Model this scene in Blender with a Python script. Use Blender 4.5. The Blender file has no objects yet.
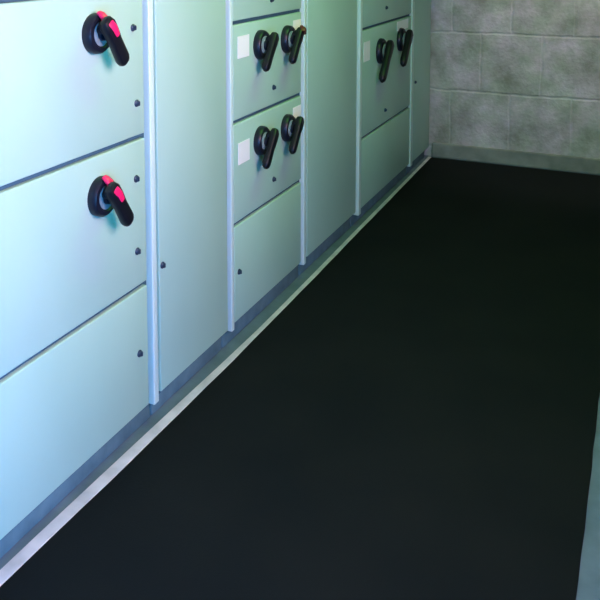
import bpy, bmesh, math, random
from mathutils import Vector, Matrix
random.seed(7)
S = bpy.context.scene
C = S.collection

# ---------------------------------------------------------------- materials
def mat(name, col, rough=0.5, metal=0.0, spec=0.5, coat=0.0):
    m = bpy.data.materials.new(name); m.use_nodes = True
    b = m.node_tree.nodes['Principled BSDF']
    b.inputs['Base Color'].default_value = (*col, 1)
    b.inputs['Roughness'].default_value = rough
    b.inputs['Metallic'].default_value = metal
    b.inputs['Specular IOR Level'].default_value = spec
    b.inputs['Coat Weight'].default_value = coat
    return m

def N(m, t, **kw):
    n = m.node_tree.nodes.new(t)
    for k, v in kw.items():
        if k in n.inputs: n.inputs[k].default_value = v
        else: setattr(n, k, v)
    return n

def noisy(m, c1, c2, scale, detail=6, bump=0.0, bscale=None, lo=0.3, hi=0.7, stretch=(1,1,1)):
    """mottled base colour and a little bump, both in object space"""
    L = m.node_tree.links; b = m.node_tree.nodes['Principled BSDF']
    tc = N(m, 'ShaderNodeTexCoord'); mp = N(m, 'ShaderNodeMapping'); mp.inputs['Scale'].default_value = stretch
    L.new(tc.outputs['Object'], mp.inputs['Vector'])
    n = N(m, 'ShaderNodeTexNoise', Scale=scale, Detail=detail)
    L.new(mp.outputs[0], n.inputs['Vector'])
    r = N(m, 'ShaderNodeValToRGB')
    r.color_ramp.elements[0].position = lo; r.color_ramp.elements[0].color = (*c1, 1)
    r.color_ramp.elements[1].position = hi; r.color_ramp.elements[1].color = (*c2, 1)
    L.new(n.outputs['Fac'], r.inputs['Fac']); L.new(r.outputs['Color'], b.inputs['Base Color'])
    if bump:
        n2 = N(m, 'ShaderNodeTexNoise', Scale=bscale or scale*6, Detail=4)
        L.new(tc.outputs['Object'], n2.inputs['Vector'])
        bp = N(m, 'ShaderNodeBump', Strength=bump, Distance=0.004)
        L.new(n2.outputs['Fac'], bp.inputs['Height']); L.new(bp.outputs[0], b.inputs['Normal'])
    return r

PAINT = mat('grey_green_enamel', (.50,.62,.54), .38)
noisy(PAINT, (.36,.58,.47), (.41,.63,.51), 2.2, 5, .06, 60, stretch=(1,1,.45))
STRIP = mat('pale_strip', (.60,.78,.70), .3)  # frame strips, a paler tone than the cabinet paint
GAP_SHADE = mat('dark_gap_shade', (.035,.10,.14), .7)  # shade inside the door gaps, put into the colour of a backing sheet
PLINTH = mat('galvanised_channel', (.1,.2,.22), .6, 0)
noisy(PLINTH, (.07,.15,.17), (.13,.24,.26), 14, 5, .1, 60)
BLACK = mat('black_switch_plastic', (.005,.006,.009), .4, spec=.3)
BLACK2 = mat('black_rosette_plastic', (.006,.008,.016), .4, spec=.35)
PLATE = mat('grey_indicator_plate', (.20,.27,.27), .35)
RED = mat('red_switch_plastic', (.75,.01,.10), .35)
DKRED = mat('dark_red_switch_plastic', (.10,.012,.01), .4)
WHITE = mat('white_card', (.95,.95,.95), .5)
SCREW = mat('dark_latch_metal', (.035,.06,.10), .4, .5)
MAT = mat('black_rubber', (.007,.009,.010), .85, spec=.12)
noisy(MAT, (.0038,.0062,.0072), (.0070,.0092,.0092), 3.0, 8, .25, 220)
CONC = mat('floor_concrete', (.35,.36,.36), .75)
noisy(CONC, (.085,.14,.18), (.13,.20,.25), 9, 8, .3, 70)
KERB = mat('kerb_concrete', (.2,.24,.2), .8)
noisy(KERB, (.16,.19,.16), (.30,.32,.28), 7, 8, .3, 60)
CEIL = mat('ceiling_white', (.7,.7,.68), .8); noisy(CEIL, (.30,.31,.31), (.36,.37,.37), 4, 4)
FIXT = mat('fixture_white', (.8,.8,.8), .4)

GREYWALL = mat('dark_grey_painted_wall', (.12,.13,.13), .8); noisy(GREYWALL, (.10,.11,.11), (.14,.15,.15), 5, 6, .2, 60)

def block_mat():
    m = mat('concrete_block', (.3,.3,.3), .9, spec=.2)
    L = m.node_tree.links; b = m.node_tree.nodes['Principled BSDF']
    tc = N(m, 'ShaderNodeTexCoord')
    sx = N(m, 'ShaderNodeSeparateXYZ'); L.new(tc.outputs['Object'], sx.inputs[0])
    ax = N(m, 'ShaderNodeMath', operation='ADD'); L.new(sx.outputs['X'], ax.inputs[0]); L.new(sx.outputs['Y'], ax.inputs[1])
    ax2 = N(m, 'ShaderNodeMath', operation='ADD'); L.new(ax.outputs[0], ax2.inputs[0]); ax2.inputs[1].default_value = BX
    az = N(m, 'ShaderNodeMath', operation='ADD'); L.new(sx.outputs['Z'], az.inputs[0]); az.inputs[1].default_value = BZ
    cb = N(m, 'ShaderNodeCombineXYZ'); L.new(ax2.outputs[0], cb.inputs[0]); L.new(az.outputs[0], cb.inputs[1])
    nw = N(m, 'ShaderNodeTexNoise', Scale=7.0, Detail=3); L.new(tc.outputs['Object'], nw.inputs['Vector'])
    wob = N(m, 'ShaderNodeVectorMath', operation='MULTIPLY_ADD')
    L.new(nw.outputs['Color'], wob.inputs[0]); wob.inputs[1].default_value = (.025,.025,0); L.new(cb.outputs[0], wob.inputs[2])
    br = N(m, 'ShaderNodeTexBrick', Scale=1.0)
    br.inputs['Brick Width'].default_value = BW; br.inputs['Row Height'].default_value = BH
    br.inputs['Mortar Size'].default_value = .013; br.inputs['Mortar Smooth'].default_value = .9
    br.inputs['Bias'].default_value = 0
    br.inputs['Color1'].default_value = (.46,.46,.45,1); br.inputs['Color2'].default_value = (.52,.51,.515,1)
    br.inputs['Mortar'].default_value = (.53,.52,.53,1)
    L.new(wob.outputs[0], br.inputs['Vector'])
    # stains
    n = N(m, 'ShaderNodeTexNoise', Scale=3.2, Detail=10, Roughness=.65); L.new(tc.outputs['Object'], n.inputs['Vector'])
    r = N(m, 'ShaderNodeValToRGB'); e = r.color_ramp.elements
    e[0].position = .36; e[0].color = (.62,.63,.56,1); e[1].position = .64; e[1].color = (1.35,1.30,1.34,1)
    k = e.new(.5); k.color = (.98,.98,.96,1)
    L.new(n.outputs['Fac'], r.inputs['Fac'])
    mx = N(m, 'ShaderNodeMix', data_type='RGBA', blend_type='MULTIPLY'); mx.inputs[0].default_value = 1
    L.new(br.outputs['Color'], mx.inputs[6]); L.new(r.outputs['Color'], mx.inputs[7])
    nt = N(m, 'ShaderNodeTexNoise', Scale=5.5, Detail=5, Roughness=.6); L.new(tc.outputs['Object'], nt.inputs['Vector'])
    rt = N(m, 'ShaderNodeValToRGB'); e = rt.color_ramp.elements
    e[0].position = .38; e[0].color = (.88,.95,.84,1); e[1].position = .62; e[1].color = (1.12,1.02,1.12,1)
    L.new(nt.outputs['Fac'], rt.inputs['Fac'])
    m3 = N(m, 'ShaderNodeMix', data_type='RGBA', blend_type='MULTIPLY'); m3.inputs[0].default_value = 1
    L.new(mx.outputs[2], m3.inputs[6]); L.new(rt.outputs['Color'], m3.inputs[7])
    L.new(m3.outputs[2], b.inputs['Base Color'])
    n3 = N(m, 'ShaderNodeTexNoise', Scale=45.0, Detail=6); L.new(tc.outputs['Object'], n3.inputs['Vector'])
    h = N(m, 'ShaderNodeMath', operation='MULTIPLY_ADD'); L.new(br.outputs['Fac'], h.inputs[0]); h.inputs[1].default_value = -.7; L.new(n3.outputs['Fac'], h.inputs[2])
    bp = N(m, 'ShaderNodeBump', Strength=.7, Distance=.008); L.new(h.outputs[0], bp.inputs['Height']); L.new(bp.outputs[0], b.inputs['Normal'])
    return m
BW, BH, BX, BZ = .405, .42, -.0245, .333
BLOCK = block_mat()

# ---------------------------------------------------------------- mesh helpers
def add_box(bm, x0, x1, y0, y1, z0, z1, bev=0, seg=2):
    r = bmesh.ops.create_cube(bm, size=1)
    vs = r['verts']
    for v in vs:
        v.co = Vector(((x0+x1)/2 + v.co.x*(x1-x0), (y0+y1)/2 + v.co.y*(y1-y0), (z0+z1)/2 + v.co.z*(z1-z0)))
    if bev:
        es = list({e for v in vs for e in v.link_edges})
        bmesh.ops.bevel(bm, geom=es, offset=bev, segments=seg, affect='EDGES', profile=.5)

def add_lathe_x(bm, prof, n=40, cy=0, cz=0):
    """profile of (x, r) turned about the x axis"""
    rings = []
    for x, r in prof:
        rings.append([bm.verts.new((x, cy + r*math.cos(2*math.pi*i/n), cz + r*math.sin(2*math.pi*i/n))) for i in range(n)])
    for a, b in zip(rings, rings[1:]):
        for i in range(n):
            bm.faces.new((a[i], a[(i+1)%n], b[(i+1)%n], b[i]))
    bm.faces.new(rings[0][::-1]); bm.faces.new(rings[-1])

def add_sweep(bm, pts, ang, n=16, p=3.0):
    """pts: (s, x, width, thick); s runs down along a direction tilted by ang from straight down towards +y"""
    d = Vector((0, math.sin(ang), -math.cos(ang))); w = Vector((0, math.cos(ang), math.sin(ang))); X = Vector((1,0,0))
    P = [d*s + X*x for s, x, _, _ in pts]
    rings = []
    for i, (s, x, wd, th) in enumerate(pts):
        t = (P[min(i+1, len(P)-1)] - P[max(i-1, 0)]).normalized()
        u = w; v = t.cross(u).normalized()
        ring = []
        for k in range(n):
            a = 2*math.pi*k/n; ca, sa = math.cos(a), math.sin(a)
            q = (abs(ca)**p + abs(sa)**p)**(-1/p)
            ring.append(bm.verts.new(P[i] + u*(ca*q*wd/2) + v*(sa*q*th/2)))
        rings.append(ring)
    for a, b in zip(rings, rings[1:]):
        for i in range(n):
            bm.faces.new((a[i], a[(i+1)%n], b[(i+1)%n], b[i]))
    bm.faces.new(rings[0][::-1]); bm.faces.new(rings[-1])

def obj(name, bm, m, parent=None, loc=(0,0,0), smooth=True):
    bmesh.ops.recalc_face_normals(bm, faces=bm.faces[:])
    me = bpy.data.meshes.new(name); bm.to_mesh(me); bm.free()
    me.materials.append(m)
    if smooth:
        for f in me.polygons: f.use_smooth = True
        me.set_sharp_from_angle(angle=math.radians(35))
    o = bpy.data.objects.new(name, me); C.objects.link(o); o.location = loc
    if parent: o.parent = parent
    return o

def struct(name, bm, m):
    o = obj(name, bm, m, smooth=False); o['kind'] = 'structure'; return o

def thing(name, label, cat, loc=(0,0,0), group=None):
    o = bpy.data.objects.new(name, None); C.objects.link(o); o.location = loc
    o.empty_display_size = .1
    o['label'] = label; o['category'] = cat
    if group: o['group'] = group
    return o

def boxbm(*a, **k):
    bm = bmesh.new(); add_box(bm, *a, **k); return bm

# ---------------------------------------------------------------- the room
YB = 5.95; XL = -.62; XR = 1.95; YF = -1.3; ZC = 2.9
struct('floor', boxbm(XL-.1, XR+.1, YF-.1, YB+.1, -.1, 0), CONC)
struct('ceiling', boxbm(XL-.1, XR+.1, YF-.1, YB+.1, ZC, ZC+.1), CEIL)
struct('wall_back', boxbm(XL-.1, XR+.1, YB, YB+.1, 0, ZC), BLOCK)
struct('wall_front', boxbm(XL-.1, XR+.1, YF-.1, YF, 0, ZC), BLOCK)
struct('wall_left', boxbm(XL-.1, XL, YF, YB, 0, ZC), BLOCK)
struct('wall_right', boxbm(XR, XR+.1, YF, YB, 0, ZC), GREYWALL)
struct('baseboard_back', boxbm(.01, XR, YB-.03, YB, 0, .105, bev=.008), KERB)

# ---------------------------------------------------------------- rubber mat
MAT_EDGE = [(-1.0,.02),(.5,.014),(1.1,.024),(1.44,.032),(1.8,.041),(2.1,.044),(2.6,.048),(3.1,.046),(3.6,.041),(4.13,.034),(4.7,.028),(5.3,.022),(5.84,.016)]
def mat_left(y):
    for (y0,a),(y1,b) in zip(MAT_EDGE, MAT_EDGE[1:]):
        if y <= y1: return a + (b-a)*(y-y0)/(y1-y0)
    return MAT_EDGE[-1][1]
def floor_strip_bm():
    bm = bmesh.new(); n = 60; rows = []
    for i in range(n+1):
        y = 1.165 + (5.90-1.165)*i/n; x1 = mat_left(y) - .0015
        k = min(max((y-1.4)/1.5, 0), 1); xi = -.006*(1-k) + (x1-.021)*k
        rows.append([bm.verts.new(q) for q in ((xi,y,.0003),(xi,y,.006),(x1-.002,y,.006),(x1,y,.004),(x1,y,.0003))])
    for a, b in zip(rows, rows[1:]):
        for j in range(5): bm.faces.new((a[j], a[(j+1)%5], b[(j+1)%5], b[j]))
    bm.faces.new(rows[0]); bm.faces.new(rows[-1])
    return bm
FLOOR_STRIP = mat('pale_floor_strip', (.6,.6,.62), .6); noisy(FLOOR_STRIP, (.46,.47,.50), (.72,.70,.74), 11, 7, .3, 80)  # strip along the mat edge, paler than the floor
struct('trim_1', floor_strip_bm(), FLOOR_STRIP)
def mat_bm():
    bm = bmesh.new()
    n = 70; T = .007; rows = []
    for i in range(n+1):
        y = -1.0 + (5.885+1.0)*i/n
        x0 = mat_left(y) + random.uniform(-.0012,.0012); x1 = 1.286 + random.uniform(-.002,.002)
        zs = [.0005, T*.8, T, T, T*.8, .0005]; xs = [x0, x0, x0+.003, x1-.003, x1, x1]
        rows.append([bm.verts.new((x, y, z)) for x, z in zip(xs, zs)])
    for a, b in zip(rows, rows[1:]):
        for j in range(6): bm.faces.new((a[j], a[(j+1)%6], b[(j+1)%6], b[j]))
    bm.faces.new(rows[0]); bm.faces.new(rows[-1])
    return bm
m = obj('rubber_mat', mat_bm(), MAT, smooth=False)
m['label'] = 'long black rubber mat covering the walkway floor beside the grey cabinets'; m['category'] = 'mat'

# ---------------------------------------------------------------- switchgear
ZTOP = 2.2; DEPTH = .55
GRP = 'row of grey electrical cabinets along the left wall'

def switch(door, y, z, ang, r=.058, red='bright', long=1.0, off=1.0, wide=1.0):
    """rosette, lever and lock tab, all children of the door; (y, z) relative to the door's origin"""
    bm = bmesh.new()
    add_lathe_x(bm, [(0,r*.98),(.006,r),(.020,r*.97),(.027,r*.88),(.028,r*.70),(.025,r*.66),(.025,r*.36),(.036,r*.32),(.038,r*.26)], 48)
    obj('switch_rosette', bm, BLACK2, door, (0,y,z))
    bm = bmesh.new(); k = r/.058
    add_lathe_x(bm, [(.024*k, r*.60),(.0265*k, r*.60),(.0275*k, r*.57)], 40)
    obj('indicator_plate', bm, PLATE, door, (0,y,z))['label'] = 'grey plate in the middle of the black rosette'
    bm = bmesh.new()
    q = k*long; X0 = .022*k
    def lv(pts, kk, wd):
        add_sweep(bm, [(s_*(kk if s_ > 0 else k), X0 + (x_*k - X0)*off, w_*k*wd, t_*k*(wd+1)/2) for s_, x_, w_, t_ in pts], ang)
    lv([(-.012,.020,.030,.026),(-.018,.032,.034,.026),(-.026,.044,.036,.026),(-.034,.058,.036,.024)], k, 1)
    lv([(-.054,.058,.016,.012),(-.050,.059,.032,.024),(-.036,.060,.043,.032),(-.01,.061,.042,.030),
        (.03,.060,.037,.027),(.07,.059,.038,.029),(.090,.058,.038,.030),(.103,.058,.031,.025),(.110,.058,.016,.012)], q, wide)
    obj('switch_lever', bm, BLACK, door, (0,y,z))
    mm = RED if red == 'bright' else DKRED
    if red:
        bm = bmesh.new()
        # tab standing on the upper rim of the rosette
        if red == 'bright':
            add_sweep(bm, [(-.060*k,.022*k,.020*k,.010*k),(-.056*k,.030*k,.026*k,.012*k),(-.046*k,.040*k,.026*k,.014*k),(-.030*k,.046*k,.024*k,.014*k)], ang-.5)
            add_sweep(bm, [(-.040*k,.052*k,.024*k,.018*k),(-.040*k,.074*k,.024*k,.012*k),(-.024*k,.0805*k,.023*k,.008*k),(.002*k,.0800*k,.016*k,.006*k)], ang)
        else:
            add_sweep(bm, [(-.060*k,.056*k,.030*k,.014*k),(-.050*k,.064*k,.036*k,.026*k),(-.034*k,.066*k,.034*k,.028*k)], ang)
        t = obj('lock_tab', bm, mm, door, (0,y,z))
        t['label'] = ('bright red' if red == 'bright' else 'dark red') + ' lock tab at the top of the lever'

def latch(door, y, z, r=.009):
    bm = bmesh.new()
    add_lathe_x(bm, [(0,r*1.25),(.003,r*1.25),(.005,r),(.009,r*.9),(.010,r*.6)], 20)
    add_box(bm, .009, .0125, -r*.22, r*.22, -r*.7, r*.7)
    obj('latch', bm, SCREW, door, (0,y,z))

def card(door, y, z, w, h):
    o = obj('label_card', boxbm(0, .0025, -w/2, w/2, -h/2, h/2, bev=.0008, seg=1), WHITE, door, (0,y,z))
    o['label'] = 'blank-looking white card'

def cabinet(label, y0, y1, yd0, yd1, seams, fittings, strips=()):
    """y0..y1 carcass, yd0..yd1 the door opening; seams: door edges from the bottom up"""
    t = thing('switchgear_cabinet', label, 'cabinet', ((-DEPTH)/2, (y0+y1)/2, 0), GRP)
    ox, oy = DEPTH/2, -(y0+y1)/2            # world -> local
    bm = bmesh.new()
    add_box(bm, -DEPTH+ox, -.024+ox, y0+.0015+oy, y1-.0015+oy, .070, ZTOP, bev=.004)
    obj('carcass', bm, PAINT, t)
    obj('gap_shade_sheet', boxbm(-.026+ox, -.016+ox, yd0-.004+oy, min(yd1+.016, y1-.002)+oy, seams[0]-.008, seams[-1]+.004), GAP_SHADE, t)  # dark sheet standing in for shade between the doors
    bm = bmesh.new()
    add_box(bm, -DEPTH+.02+ox, -.035+ox, y0+.004+oy, y1-.004+oy, 0, .066, bev=.004)
    obj('plinth', bm, PLINTH, t)
    for s0, s1, xf in strips:
        bm = bmesh.new(); add_box(bm, -.026+ox, xf+ox, s0+oy, s1+oy, seams[0]-.012, ZTOP, bev=.004, seg=3)
        obj('frame_strip', bm, STRIP, t)
    for i, (a, b) in enumerate(zip(seams, seams[1:])):
        g = .0075
        zc, yc = (a+b)/2, (yd0+yd1)/2
        bm = bmesh.new(); hw = (yd1-yd0)/2 - .003; hh = (b-a)/2 - g
        add_box(bm, -.020, 0, -hw, hw, -hh, hh, bev=.0045, seg=3)
        d = obj('door', bm, PAINT, t, (ox, yc+oy, zc))
        for f in fittings.get(i, ()):
            k = f[0]; yy, zz = f[1]-yc, f[2]-zc
            if k == 's': switch(d, yy, zz, math.radians(f[3]), *f[4:])
            elif k == 'l': latch(d, yy, zz)
            elif k == 'c': card(d, yy, zz, f[3], f[4])
    return t

cabinet('nearest pale grey cabinet, two black rotary switches with bright red tabs', 1.16, 2.205, 1.17, 2.145,
        [.077,.488,.960,1.4165,1.83,2.195],
        {0:[('l',2.09,.278)],
         1:[('s',1.900,.835,35,.058,'bright',1,1,1.2),('l',2.088,.836),('l',2.088,.608)],
         2:[('s',1.892,1.302,35,.058,'bright',1,1,1.2),('l',2.085,1.30),('l',2.098,1.068)],
         3:[('l',2.09,1.50),('l',2.09,1.74)], 4:[('l',2.09,2.0)]},
        [(2.171,2.199,.002)])
cabinet('plain tall pale cabinet between the red-tabbed switches and the four-switch cabinet', 2.206, 2.712, 2.212, 2.700,
        [.080,2.195], {0:[('l',2.232,.512),('l',2.232,1.75)]})
cabinet('middle cabinet with four black rotary switches in two rows', 2.713, 3.492, 2.752, 3.432,
        [.085,.478,.876,1.253,1.72,2.195],
        {0:[('l',2.79,.285)],
         1:[('c',2.838,.748,.10,.085),('c',3.375,.805,.09,.05),('s',2.985,.760,-36,.060,None,1,.85),('s',3.255,.757,-36,.060,None,1,.85),('l',3.12,.565)],
         2:[('c',2.838,1.158,.10,.085),('c',3.375,1.185,.09,.06),('s',2.985,1.148,-36,.060,None,1,.85),('s',3.255,1.142,-36,.060,'dark',1,.85),('l',3.12,.955)],
         3:[('l',3.1,1.32)], 4:[('l',3.1,1.8)]},
        [(2.718,2.740,.006),(3.450,3.478,.006)])
cabinet('plain tall green-grey cabinet after the four-switch cabinet', 3.494, 4.232, 3.502, 4.222,
        [.085,2.195], {0:[('l',3.54,1.75)]})
cabinet('farthest cabinet with switches, two long-levered black ones side by side', 4.234, 5.400, 4.292, 5.330,
        [.08,.478,1.082,1.62,2.195],
        {1:[('c',4.385,.955,.11,.11),('c',5.12,1.035,.26,.06),('s',4.63,.928,-40,.074,None,1.45,.55,1.15),('s',5.06,.948,-40,.074,None,1.35,.55,1.15),('l',4.75,.56)],
         2:[('l',4.75,1.17)], 3:[('l',4.75,1.7)]},
        [(4.240,4.280,.010),(5.340,5.392,.006)])
cabinet('plain narrow cabinet at the far end against the block wall', 5.402, 5.900, 5.410, 5.880,
        [.075,2.195], {0:[('l',5.45,.62)]})

# ---------------------------------------------------------------- unseen ceiling lamp, added for the green light
TUBE = {}
def lamp(label, x, y, L, col, power, name_i):
    t = thing('added_lamp', label, 'lamp', (x, y, ZC))
    bm = bmesh.new(); add_box(bm, -.09, .09, -L/2, L/2, -.06, -.001, bev=.006)
    obj('housing', bm, FIXT, t)
    tm = mat('lit_tube_'+name_i, col, .4)
    b = tm.node_tree.nodes['Principled BSDF']; b.inputs['Emission Color'].default_value = (*col,1); b.inputs['Emission Strength'].default_value = 3
    for s in (-.045, .045):
        bm = bmesh.new()
        bmesh.ops.create_cone(bm, cap_ends=True, segments=16, radius1=.013, radius2=.013, depth=L-.06, matrix=Matrix.Translation((s,0,-.076)) @ Matrix.Rotation(math.pi/2, 4, 'X'))
        obj('tube', bm, tm, t)
    ld = bpy.data.lights.new('added_tube_light', 'AREA'); ld.shape = 'RECTANGLE'; ld.size = .16; ld.size_y = L; ld.energy = power; ld.color = col
    lo = bpy.data.objects.new('added_tube_light', ld); C.objects.link(lo); lo.location = (0, 0, -.095); lo.parent = t
lamp('unseen twin-tube lamp added for green light over the middle of the walkway', .9, 3.0, 1.2, (.22,1.0,.08), 24, 'middle')

# ---------------------------------------------------------------- unseen glowing panels added on the right wall to light the near end
def fill_panel(name, wy0, wy1, wz0, wz1, col, e):
    wf = bmesh.new()
    for a in ((wy0-.06, wy0, wz0-.06, wz1+.06), (wy1, wy1+.06, wz0-.06, wz1+.06), (wy0, wy1, wz0-.06, wz0), (wy0, wy1, wz1, wz1+.06)):
        add_box(wf, XR-.05, XR-.0005, *a)
    panel = struct(name, wf, FIXT)
    m = mat('fill_pane_glow', (.7,.8,.9), .5)
    b = m.node_tree.nodes['Principled BSDF']; b.inputs['Emission Color'].default_value = (*col,1); b.inputs['Emission Strength'].default_value = e
    obj('fill_panel_pane', boxbm(XR-.03, XR-.02, wy0, wy1, wz0, wz1), m, panel, smooth=False)
fill_panel('fill_panel_1', .8, 1.8, 1.3, 2.3, (1,.60,.70), 26)
fill_panel('fill_panel_2', -.6, .4, .3, 1.3, (.03,.36,1), 43)

t = thing('wall_fill_spot', 'unseen round spotlight added to brighten the block wall', 'lamp', (1.2, 4.75, ZC))  # spot added out of view to lift the back wall
bm = bmesh.new(); bmesh.ops.create_cone(bm, cap_ends=True, segments=32, radius1=.075, radius2=.06, depth=.06, matrix=Matrix.Translation((0,0,-.031)))
obj('housing', bm, FIXT, t)
ld = bpy.data.lights.new('spot_light', 'SPOT'); ld.energy = 80; ld.spot_size = math.radians(58); ld.spot_blend = .8; ld.shadow_soft_size = .06; ld.color = (1,.84,.84)
lo = bpy.data.objects.new('spot_light', ld); C.objects.link(lo); lo.parent = t; lo.location = (0, 0, -.12)
lo.rotation_euler = (Vector((1.0, YB, .80)) - Vector((1.2, 4.75, 2.78))).to_track_quat('-Z', 'Y').to_euler()

w = bpy.data.worlds.new('World'); S.world = w; w.use_nodes = True
w.node_tree.nodes['Background'].inputs[0].default_value = (.5,.6,.7,1); w.node_tree.nodes['Background'].inputs[1].default_value = .01

# ---------------------------------------------------------------- camera
f, cx, cy, yaw, pitch, roll = 832.48, 243.14, 23.17, .454923, .095569, -.004888
fw = Vector((-math.sin(yaw)*math.cos(pitch), math.cos(yaw)*math.cos(pitch), -math.sin(pitch)))
r = Vector((math.cos(yaw), math.sin(yaw), 0)); u = r.cross(fw)
r2 = r*math.cos(roll) + u*math.sin(roll); u2 = -r*math.sin(roll) + u*math.cos(roll)
cd = bpy.data.cameras.new('camera'); cam = bpy.data.objects.new('camera', cd); C.objects.link(cam)
M = Matrix((r2, u2, -fw)).transposed().to_4x4(); M.translation = Vector((1.3885, 0, 1.55)); cam.matrix_world = M
cd.sensor_fit = 'HORIZONTAL'; cd.sensor_width = 36; cd.lens = f/600*36
cd.shift_x = (300-cx)/600; cd.shift_y = -(300-cy)/600; cd.clip_start = .02
S.camera = cam
S.view_settings.view_transform = 'Standard'; S.view_settings.look = 'None'; S.view_settings.gamma = 1
S.view_settings.use_curve_mapping = False; S.view_settings.exposure = 0.0
